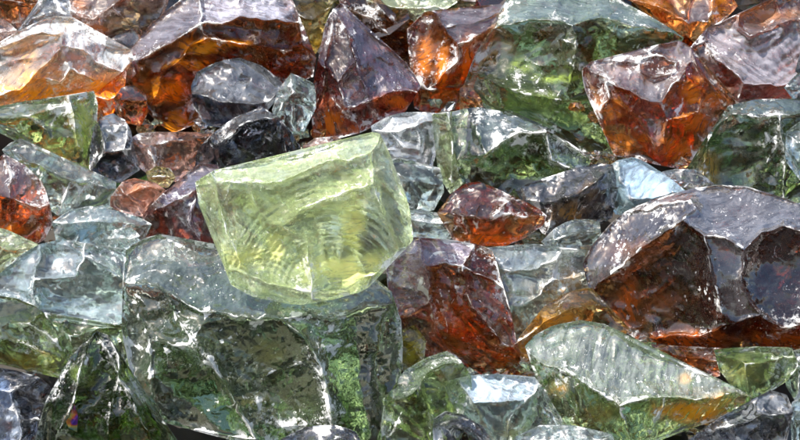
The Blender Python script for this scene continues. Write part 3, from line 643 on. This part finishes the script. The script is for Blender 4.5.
C(GR, 'aqua', 'slate grey chunk right of the peak of the yellow green chunk', [(383,164),(400,158),(420,164),(440,168),(444,192),(434,210),(405,216),(393,192)],
  [[(383,166),(408,180,14),(444,184)],[(408,180,14),(418,198,12),(434,210)],[(418,198,12),(405,216)]], [(415,170,.3),(400,190,.5),(430,195,.2)], group=GB, lift=4)
C(CL, 'aqua', 'whitish piece beside the right corner of the yellow green chunk', [(400,206),(418,212),(445,214),(457,223),(446,240),(425,243),(408,238)], [[(400,212),(424,222,12),(457,223)]], [(425,216,.9),(425,234,.8)], group=GC, film=.9, lift=2)
C(GR, 'dkgreen', 'dark bottle green chunk in the centre with frosted rim', [(452,112,-8),(480,107,-12),(500,111,-12),(530,122,-8),(560,138,-4),(580,150,-2),(591,161),(586,172),(560,182),(530,190),(500,202),(470,198),(458,172)],
  [[(456,160,8),(468,158,20),(486,154,26),(505,140,30),(520,132,30),(545,132,26),(591,161)],[(486,154,26),(476,130,14),(480,107)],[(545,132,26),(552,160,24),(586,172)]], [(505,124,.85),(465,140,.3),(520,165,.02),(570,160,.25),(560,140,.7)], [(555,172,14,10,.5)], group=GG, film=.8, speck=.8, chip=1.7, milk=.02, de=40, bump=.6, bf=.5, stain=(.50,.50,.20))
C(GR, 'dkgreen', 'small dark green pebble in the shadow under the brown red chunk', [(522,236),(534,230),(548,236),(546,250),(526,250)], [[(522,240),(535,238,8),(548,242)]], lift=-8, group=GG)
C(CL, 'smoke', 'spotted grey chunk with brown base left of the pale blue one', [(515,190),(545,180,-4),(575,168,-8),(600,163,-8),(613,165,-4),(617,195),(612,218),(592,228),(575,226),(556,242),(545,238),(542,216),(528,206)],
  [[(528,196),(552,202,20),(578,194,26),(602,176,20),(613,165)],[(578,194,26),(576,226)],[(552,202,20),(545,238)]], [(570,178,.5),(595,205,.15),(560,215,.15)], [(568,212,24,14,.8),(590,195,12,14,.5)], group=GB, film=.6, speck=1.6, stain=(.60,.30,.06))
C(CL, 'aqua', 'pale sky blue frosted chunk above the huge dark brown one', [(608,166),(618,160,-4),(632,157,-6),(645,162,-6),(665,175,-4),(686,191),(676,208),(640,218),(615,214),(604,192)],
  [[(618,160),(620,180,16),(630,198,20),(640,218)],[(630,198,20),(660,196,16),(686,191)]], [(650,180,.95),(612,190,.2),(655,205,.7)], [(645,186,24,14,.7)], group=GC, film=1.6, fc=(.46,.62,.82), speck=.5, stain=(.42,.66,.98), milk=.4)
C(CL, 'clear', 'small grey chunk tucked right of the pale sky blue one', [(652,176),(675,169,-2),(696,170,-2),(714,184),(702,198),(680,198)], [[(652,178),(680,182,10),(714,184)],[(680,182,10),(684,169)]], [(668,176,.7),(700,178,.3)], group=GB, lift=-4)
C(CL, 'aqua', 'small grey blue chunk left of the huge dark brown one', [(541,242),(555,228,-2),(576,219,-4),(599,221,-2),(602,242),(586,255),(560,254)], [[(541,242),(560,238,12),(582,232,16),(602,230)],[(560,238,12),(562,254)]], [(575,226,.5),(580,244,.2)], group=GC, lift=10, chip=1.2)
C(AM, 'brown', 'brown red lens shaped chunk right of the yellow green chunk', [(437,213),(450,195,-4),(465,184,-6),(480,182,-6),(500,190,-4),(515,197,-4),(530,204,-2),(547,216),(541,227),(525,238),(505,246),(480,246),(455,243),(447,227)],
  [[(437,213),(462,216,26),(490,219,30),(503,206,28),(517,198)],[(490,219,30),(510,214,24),(547,216)],[(462,216,26),(470,244)]], [(475,198,.35),(505,196,.3),(500,232,.0),(455,228,.05)], [(495,240,40,6,.9),(525,222,14,8,.5)], group=GA, film=.7, speck=.5, chip=.9, lift=12, stain=(.85,.26,.02))
# ---- lower row, behind
C(GR, 'lime', 'thin pale green wedge at the left edge above the slate blue chunk', [(-14,224),(10,231),(40,245),(28,258),(12,270),(-14,280)], [[(-14,240,8),(14,250,12),(40,245)]], [(10,240,.5),(0,262,.1)], group=GG, lift=2)
C(AM, 'olive', 'olive yellow pebble in the gap left of the red brown block', [(399,332),(414,325),(426,340),(424,362),(406,376),(397,360)], [[(399,342),(412,346,10),(424,362)]], [(412,350,.05)], [(412,350,14,22,.7)], group=GA, lift=-10, stain=(.75,.62,.06), milk=.3)
C(AM, 'olive', 'golden brown chunk behind the frosted white chunk at lower right', [(512,346),(530,325),(545,305),(575,290),(592,288),(608,308),(632,332),(600,336),(560,332),(540,345),(526,362)],
  [[(512,346),(544,322,16),(572,308,20),(608,308)],[(544,322,16),(545,340)],[(572,308,20),(585,334)]], [(560,300,.3),(560,325,.0),(600,322,.05)], [(556,322,30,12,.8),(525,340,14,14,.7)], group=GA, stain=(.72,.32,.04), milk=.25, ab=(.86,.56,.14), ti=(.95,.80,.45))
C(CL, 'aqua', 'bluish clear chunk with a yellow rim right of the red brown block', [(484,248,-4),(510,246,-8),(535,244,-8),(560,249,-6),(588,250,-4),(594,272),(590,288),(575,302),(560,312),(540,318),(528,332),(514,344),(505,320),(498,290),(490,264)],
  [[(484,252),(500,266,20),(506,304,24),(514,344)],[(500,266,20),(530,270,26),(562,256,18),(560,249)],[(562,256,18),(552,280,24),(532,300,24),(506,304,24)],[(552,280,24),(580,276,18),(594,272)],[(532,300,24),(540,318)]],
  [(525,255,.7),(528,285,.55),(575,262,.6),(492,290,.3),(565,295,.2),(520,322,.2)], [(562,286,30,24,.8),(520,325,18,14,.8)], group=GC, film=1.2, fc=(.44,.54,.66), speck=.7, stain=(.50,.27,.07))
C(AM, 'brown', 'red brown block with a lilac left side and white chipped ridge in the centre', [(386,264,-4),(400,246,-6),(415,237,-8),(445,240,-10),(475,244,-10),(492,250,-6),(500,275,-2),(510,310),(516,340),(524,374),(500,378),(476,376),(452,354),(430,362),(410,337),(395,317),(388,291)],
  [[(420,238),(424,266,30),(430,300,36),(437,330,30),(452,354)],[(424,266,30),(446,262,26),(462,266,22),(472,244)],[(462,266,22),(468,296,32),(486,322,30),(502,344,24),(516,350)],[(462,266,22),(484,276,16),(500,290)],[(430,300,36),(408,316,20),(395,317)]],
  [(405,275,1),(445,300,.0),(485,300,.35),(445,250,.8),(420,325,.4),(480,350,.04)], [(455,335,30,30,.6),(505,360,16,12,.7),(436,300,10,30,.4),(420,344,14,8,.6)], group=GA, film=1.6, fc=(.46,.44,.58), speck=1.1, chip=1.6, milk=.18, ab=(.84,.45,.10), de=34, bump=.7, lift=14, stain=(.78,.20,.02))
C(AM, 'brown', 'huge dark brown chunk at the right with a pale lavender crown', [(583,264),(590,248),(605,230,-4),(625,212,-8),(655,199,-14),(690,189,-18),(720,185,-20),(745,186,-20),(775,195,-18),(818,211,-14),(818,348),(780,352),(730,352),(690,352),(665,347),(640,341),(615,326),(600,306),(588,286)],
  [[(600,287),(616,270,30),(640,248,42),(664,232,46),(683,220,40)],[(625,214),(660,204,16),(690,200,18),(696,208,26),(683,220,40)],[(683,220,40),(704,236,48),(712,278,52),(722,314,44),(736,322,40),(762,314,42),(782,328,36),(818,314,26)],
   [(704,236,48),(726,238,44),(744,250,44),(762,232,34),(782,226,24),(818,236,14)],[(744,250,44),(740,278,48),(752,304,46),(782,328,36)],[(736,322,40),(700,336,26),(640,338)]],
  [(640,225,.12),(650,290,.2),(745,210,.95),(725,280,.6),(790,270,.35),(740,338,.0),(670,210,.6)], [(628,308,20,20,.8),(630,295,10,26,.7),(690,340,80,10,.8),(780,340,44,12,.7),(640,250,36,12,.3),(665,300,26,14,.45)], group=GP, film=.55, rough_h=.5, chips=.6, speck=.9, chip=1.3, milk=.06, ab=(.70,.42,.16), de=46, bump=.6, T=70, fc=(.56,.58,.66), lift=22, vein=.4, stain=(.72,.17,.015),
  rings=[(648,215,.6,7,10,46)])
C(AM, 'brown', 'dark red sliver in shadow under the huge dark brown chunk', [(650,344),(722,348),(720,376),(700,376),(672,364)], [[(650,350),(690,358,8),(720,362)]], [(690,352,0),(690,366,0)], [(690,362,20,8,.5)], lift=-12, group=GA, speck=.1, stain=(.6,.12,.01))
C('olive_glass_chunk', 'green', 'olive gold chunk under the right end of the huge dark brown one', [(714,350),(750,347,-4),(792,348),(798,366),(786,382),(770,392),(750,399),(734,390),(719,370)],
  [[(714,356),(745,364,16),(770,360,14),(796,358)],[(745,364,16),(750,399)]], [(750,354,.1),(735,375,.1),(775,375,.15)], [(740,370,24,16,.6)], group=GA, film=.4, speck=.3, stain=(.50,.46,.16), milk=.4)
C(GR, 'dkgreen', 'shadowed dark green chunk at the right edge beside the olive gold one', [(782,352),(818,346),(818,398),(796,402),(786,386)], [[(782,362),(802,368,12),(818,364)],[(802,368,12),(798,400)]], [(800,358,.3)], group=GG, lift=-14)
C(GR, 'aqua', 'pale green chunk in the lower right corner', [(792,402),(818,388),(818,458),(792,458)], [[(792,420,8),(818,412,12)]], [(810,402,.5)], group=GC)
# ---- lower left
C(CL, 'aqua', 'slate blue frosted chunk at left with a broad flat face', [(-14,286,0),(10,265,0),(25,252,-2),(40,244,-4),(65,240,-8),(95,245,-10),(126,249,-10),(130,275,-4),(126,302),(124,322),(105,332),(80,326),(50,316),(20,299),(-14,293)],
  [[(62,241),(84,254,10),(104,266,16),(128,282)],[(38,246),(34,280,15),(36,304,8),(38,311)],[(84,254,10),(76,276,16),(34,280,15)]], [(75,290,.75),(100,254,.5),(15,280,.75),(60,258,.75)], group=GC, film=1.7, fc=(.34,.42,.49), speck=.7, chip=.9, bump=.6, rough_h=.5, chips=.5, lift=8)
C(YG, 'green', 'striped pale green chunk with a brown lower side at the left edge', [(-14,294),(15,298,-2),(42,311,0),(57,332),(70,360),(58,378),(35,370),(0,364),(-14,360)],
  [[(-14,318,20),(28,324,26),(50,338,20),(70,360)],[(-14,336,26),(30,346,26),(70,360)],[(28,324,26),(42,311)]], [(10,308,.25),(20,332,.6),(20,358,.0)], [(20,360,50,14,.7)], group=GG, film=.6, speck=.3, stain=(.40,.20,.02), lift=4, fc=(.62,.72,.50))
C(GR, 'green', 'mossy green chunk below the slate blue one, left of the huge green block', [(44,312),(75,322),(100,326),(126,326),(130,374),(104,376),(72,366),(58,350)], [[(44,316),(70,336,12),(96,336)],[(70,336,12),(72,366)]], [(80,330,.1),(60,335,.2)], group=GG, lift=0, milk=.14)
C(CL, 'smoke', 'bluish white scarred chunk in the lower left corner', [(-14,366,-4),(15,370,-4),(40,378),(52,388),(46,412),(40,458),(-14,458)],
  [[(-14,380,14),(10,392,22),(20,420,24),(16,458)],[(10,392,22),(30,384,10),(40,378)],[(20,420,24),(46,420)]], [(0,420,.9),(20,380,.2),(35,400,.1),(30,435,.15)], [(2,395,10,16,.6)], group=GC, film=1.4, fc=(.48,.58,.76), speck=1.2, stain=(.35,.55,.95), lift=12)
C(GR, 'dkgreen', 'pointed dark green pyramid shaped chunk at the lower left', [(97,331,6),(108,335,4),(121,360),(131,376),(141,400),(166,426),(188,458),(32,458),(40,420),(55,386),(70,357),(82,344)],
  [[(97,331),(112,360,34),(124,386,42),(136,412,42),(150,436,38),(160,458)],[(97,331),(78,378,36),(64,420,34),(52,458)],[(112,360,34),(108,420,44),(106,458)]], [(90,400,.03),(120,430,.08),(145,400,.06),(60,390,.05)], [(80,374,9,10,.6)], group=GG, film=.5, speck=.4, chip=.9, milk=.02, de=60, bump=.6, flake=[(74,404),(78,416),(77,432),(69,428),(66,422)], lift=22, stain=(.42,.58,.12))
# ---- the centre foreground
C(GR, 'dkgreen', 'huge green block in front that carries the yellow green chunk', [(126,250,-20),(145,238,-26),(160,234,-28),(185,240,-30),(225,252,-34),(300,262,-34),(372,276,-30),(392,292,-14),(394,310,-4),(401,320,0),(403,345),(401,380),(388,402),(382,440),(372,458),(300,458),(270,441),(230,436),(190,429),(160,421),(140,401),(130,370),(122,332),(123,290,-6)],
  [[(123,282,-2),(145,282,18),(166,292,28),(190,306,36),(225,313,40),(280,319,44),(332,319,42),(392,304,10)],
   [(166,292,28),(180,322,42),(198,348,50),(226,384,48),(256,438,30)],[(280,319,44),(304,336,54),(322,368,56),(330,410,50),(334,458)],[(123,300,4),(150,340,26),(198,348,50)],[(150,340,26),(152,395,22),(160,421)],[(382,330,20),(376,380,22),(382,440)],[(382,330,20),(392,304,10)]],
  [(250,290,.6),(160,262,.75),(150,310,.12),(210,335,.3),(270,390,.08),(355,370,.15),(170,380,.03),(395,350,.3),(135,360,.2)], [(268,350,16,12,.45),(250,404,12,4,.5),(290,395,30,20,.12)], group=GG, film=.7, speck=1.25, chip=2.1, T=90, lift=12, milk=.34, mc=(.15,.20,.12), ab=(.66,.76,.56), de=13, bump=.1, vein=.1, bf=.12, cracks=.4, rough_h=.5, chips=.6, stain=(.52,.46,.06))
C(YG, 'lime', 'bright yellow green chunk with rippled shell fracture lying on the huge green block', [(195,182,-6),(215,170,-12),(245,163,-16),(285,160,-18),(305,155,-18),(325,149,-18),(345,140,-20),(372,132,-20),(380,134,-16),(388,150,-8),(397,180,-2),(409,206,0),(413,240,0),(407,247),(399,249),(394,256),(384,261),(379,271),(370,277),(368,288),(353,294),(345,293),(331,300),(312,299),(302,305),(283,303),(273,297),(253,297),(246,290),(231,285),(227,272),(221,245),(211,225),(199,205)],
  [[(197,186),(216,184,18),(246,182,26),(292,177,30),(312,168,26),(334,160,24),(371,152,16),(380,136)],[(371,152,16),(373,184,24),(384,214,22),(396,246,8)],
   [(282,226,46),(300,210,42),(322,200,38),(350,190,34),(373,184,24)],[(246,182,26),(254,202,36),(270,224,44),(282,226,46)],[(282,226,46),(308,240,48),(312,280,36),(312,292,26)],[(216,184,18),(222,214,26),(236,250,30),(250,276,24)],
   [(229,268,8),(250,276,24),(280,286,28),(312,292,26),(346,288,24),(371,272,12)]],
  [(280,168,.9),(330,152,.85),(205,200,.5),(240,210,.25),(320,180,.25),(340,240,.05),(270,260,.12),(388,190,.7),(300,296,.7),(230,240,.4)], [(345,268,40,16,.8),(352,228,12,28,.8),(250,256,26,12,.6),(370,262,18,10,.8),(275,250,10,18,.6)], group=GG, film=.75, speck=.6, chip=1.2, T=52, lift=146, stain=(.97,.88,.36), milk=.46, clear=.25, chips=.6, cracks=1.6, de=4.0, ti=(.96,.99,.92), bump=.45,
  rings=[(330,290,1.0,7,36,112),(262,296,.8,6,14,52)], jit=.9, sp=1.5)
# ---- bottom edge
C(GR, 'green', 'moss green chunk with frosted shoulder right of the huge green block', [(384,402),(394,386,-2),(405,370,-6),(425,358,-8),(447,351,-8),(461,361,-4),(471,376),(472,388),(455,402),(458,426),(448,458),(382,458)],
  [[(386,404),(404,398,24),(420,386,28),(426,374,24),(444,364,16),(466,366)],[(420,386,28),(432,420,30),(430,458)]], [(420,365,.65),(405,425,.1),(450,385,.1)], [(440,385,16,12,.5)], group=GG, film=.6, speck=1.0, chip=1.2, lift=22, milk=.16, stain=(.45,.45,.12))
C(CL, 'aqua', 'clear chunk with a sky blue top face below the red brown block', [(441,381,0),(470,376,-4),(500,374,-6),(535,377,-6),(548,396),(562,420),(562,458),(510,458),(490,442),(470,426),(452,404)],
  [[(458,379),(468,394,18),(474,403,24),(500,402,26),(528,398,20),(538,384)],[(474,403,24),(488,428,20),(500,450)],[(528,398,20),(510,418,22),(505,450)]], [(495,388,.95),(455,395,.15),(492,415,.4),(540,420,.1)], [(515,432,18,10,.7),(495,388,20,8,.4)], group=GC, film=2, fc=(.48,.60,.76), speck=.4, lift=16, stain=(.60,.50,.16))
C(CL, 'smoke', 'small blackish frosted chunk at the bottom edge right of the moss green one', [(432,420),(445,411,-2),(462,414,-2),(482,426),(502,458),(434,458)], [[(432,424),(456,428,14),(482,440),(488,443)],[(456,428,14),(454,458)]], [(455,418,.4),(470,445,.05)], group=GB, lift=24, chip=1.3, speck=1)
C(YG, 'green', 'orange flecked green chunk with whitish frosted face at lower right', [(525,346,2),(535,335,-4),(555,325,-10),(580,320,-12),(605,324,-12),(630,341,-8),(660,357,-6),(700,374,-4),(735,387,-2),(751,396,0),(751,406),(735,413),(700,421),(680,431),(650,444),(600,444),(570,432),(555,416),(545,398),(538,380),(530,362)],
  [[(526,350),(545,365,24),(575,376,34),(595,390,40),(620,406,44),(640,400,42),(665,397,36),(695,400,30),(735,392,10),(751,398)],[(560,371,30),(572,396,34),(578,420,20),(582,437)],[(575,376,34),(560,371,30)],[(620,406,44),(628,428,32),(630,444)],[(665,397,36),(654,420,30),(648,444)],[(654,420,30),(680,415,20),(700,421)]],
  [(590,355,.95),(560,400,.15),(600,420,.05),(640,420,.05),(700,408,.0),(660,432,.7),(680,385,.95)], [(690,412,40,10,1),(560,388,10,9,.6),(685,378,9,6,.8),(725,400,20,8,.7),(600,415,26,14,.4)], group=GG, film=.7, rough_h=.5, bump=.2, fc=(.64,.70,.70), ab=(.70,.80,.50), de=15, speck=2.2, chip=1.4, lift=26, T=60, milk=.2, stain=(.80,.30,.02), vein=.8)
C(CL, 'smoke', 'grey chunk with black vein pattern in the lower right under the orange flecked one', [(688,440),(705,428,-4),(725,416,-6),(750,401,-8),(770,390,-8),(787,395),(793,412),(782,458),(688,458)],
  [[(700,434),(735,424,14),(762,414,18),(793,412)],[(762,414,18),(760,458)]], [(745,412,.8),(735,440,.95),(775,430,.4)], group=GB, film=.95, speck=.3, zebra=1, lift=6)
C(GR, 'aqua', 'flat pale green chunk at the bottom edge below the orange flecked one', [(516,436),(540,425,-4),(570,425,-4),(612,434),(624,458),(514,458)], [[(516,440),(555,440,10),(612,438)]], [(560,430,.6),(560,450,.4)], group=GC, lift=36)
C(PL, 'smoke', 'frosted blackish chunk at the bottom edge in front of the huge green block', [(262,458),(280,440,-2),(305,427,-4),(335,425,-4),(356,432),(370,458)], [[(272,450),(306,442,12),(340,438,12),(362,446)]], [(315,433,.5),(320,450,.2)], group=GP, lift=60, chip=1.6, speck=1)
# ------------------------------------------------------------------ the heap under the chunks and the ground
def rock_mesh(bm_v, bm_f, c, s, r):
    n0 = len(bm_v)
    import bmesh
    bm = bmesh.new()
    for _ in range(14):
        v = Vector((r.gauss(0, 1), r.gauss(0, 1), r.gauss(0, 1))); v.normalize(); v *= s * r.uniform(.75, 1.1)
        bm.verts.new((c[0] + v.x * 1.2, c[1] + v.y, c[2] + v.z * .8))
    res = bmesh.ops.convex_hull(bm, input=bm.verts)
    bmesh.ops.delete(bm, geom=[g for g in res['geom_interior'] if isinstance(g, bmesh.types.BMVert)], context='VERTS')
    bm.verts.index_update()
    bm_v += [tuple(v.co) for v in bm.verts]
    bm_f += [tuple(n0 + v.index for v in f.verts) for f in bm.faces]
    bm.free()
rr = random.Random(4)
for kind, cnt in (('dkgreen', 260), ('brown', 190), ('clear', 190)):
    vs, fs = [], []
    for _ in range(cnt):
        x = rr.uniform(-.92, .92); s_ = rr.uniform(-.70, .70); d = rr.uniform(.085, .14)
        if abs(x) > .56 or abs(s_) > .36: d -= .075
        if abs(x) < .5 and abs(s_) < .34 and rr.random() < .55: continue
        p = np.array((x, 0, 0)) + np.array((0, math.cos(rad(SLOPE)), math.sin(rad(SLOPE)))) * s_ - NRM * d
        rock_mesh(vs, fs, p, rr.uniform(.035, .06), rr)
    me = bpy.data.meshes.new('glass_rubble'); me.from_pydata(vs, [], fs); me.update()
    me.materials.append(glass_material(kind, 900 + cnt, chip=0))
    o = bpy.data.objects.new('glass_rubble', me); COL.objects.link(o); o['kind'] = 'stuff'
    o['label'] = {'dkgreen': 'dark green glass rubble filling the gaps of the heap', 'brown': 'brown glass rubble filling the gaps of the heap', 'clear': 'grey clear glass rubble filling the gaps of the heap'}[kind]
    o['category'] = 'rubble'
for kind, sd_ in (('green', 1), ('amber', 2), ('clear', 3)):
    r2 = random.Random(sd_); vs, fs = [], []
    for gx_, gy_ in [(660,352),(505,374),(120,262),(598,158),(690,180),(60,365),(455,405),(545,400),(700,425),(110,125),(145,130),(268,130),(300,140),(350,2),(722,0),(128,280),(404,372),(530,246),(97,115),(205,130),(300,58),(318,140),(445,110),(585,110),(690,168),(610,160),(520,200),(597,255),(485,248),(395,300),(420,372),(480,372),(530,372),(640,345),(745,345),(120,300),(60,250),(145,255),(440,242),(55,220)]:
        for _ in range(3):
            px = gx_ + r2.uniform(-12, 12); py = gy_ + r2.uniform(-8, 8)
            t_ = slope_t(px, py) + r2.uniform(.018, .034) / DIST * 1.6
            rock_mesh(vs, fs, unproject(np.array([px]), np.array([py]), np.array([t_]))[0], r2.uniform(.004, .012), r2)
    me = bpy.data.meshes.new('glass_crumbs'); me.from_pydata(vs, [], fs); me.update(); me.materials.append(glass_material(kind, 700 + sd_, chip=0, speck=.5))
    o = bpy.data.objects.new('glass_crumbs', me); COL.objects.link(o); o['kind'] = 'stuff'; o['category'] = 'glass crumbs'
    o['label'] = {'green': 'small green glass crumbs lying in the gaps between chunks', 'amber': 'small amber glass crumbs lying in the gaps between chunks', 'clear': 'small clear glass crumbs lying in the gaps between chunks'}[kind]
# ground: a slope under the heap that runs out flat far away
xs = np.concatenate([[-60, -12, -3], np.linspace(-1.4, 1.4, 57), [3, 12, 60]])
ss = np.concatenate([[-60, -12, -3, -1.6], np.linspace(-.9, .9, 41), [1.6, 3, 12, 60]])
vs = []
for s_ in ss:
    for x in xs:
        q = max(-.75, min(.75, s_)); fall = max(0, abs(x) - .9)
        z = q * math.tan(rad(SLOPE)) - .19 - min(.5, fall * .35)
        z += float(fbm(np.array([x * 7]), np.array([s_ * 7]), 3, 3)[0]) * .018 * (1 if abs(s_) < 1.5 and abs(x) < 1.5 else 0)
        vs.append((x, s_, z))
nx = len(xs)
fs = [(j * nx + i, j * nx + i + 1, (j + 1) * nx + i + 1, (j + 1) * nx + i) for j in range(len(ss) - 1) for i in range(nx - 1)]
me = bpy.data.meshes.new('ground'); me.from_pydata(vs, [], fs); me.update()
m = bpy.data.materials.new('dark_earth'); m.use_nodes = True; nt = m.node_tree
b = nt.nodes['Principled BSDF']; n1 = N(nt, 'ShaderNodeTexNoise'); n1.inputs['Scale'].default_value = 30; n1.inputs['Detail'].default_value = 8
nt.links.new(mixcol(nt, n1.outputs['Fac'], (.014, .012, .010), (.04, .034, .028)), b.inputs['Base Color']); b.inputs['Roughness'].default_value = .9
me.materials.append(m)
o = bpy.data.objects.new('ground', me); COL.objects.link(o); o['kind'] = 'structure'
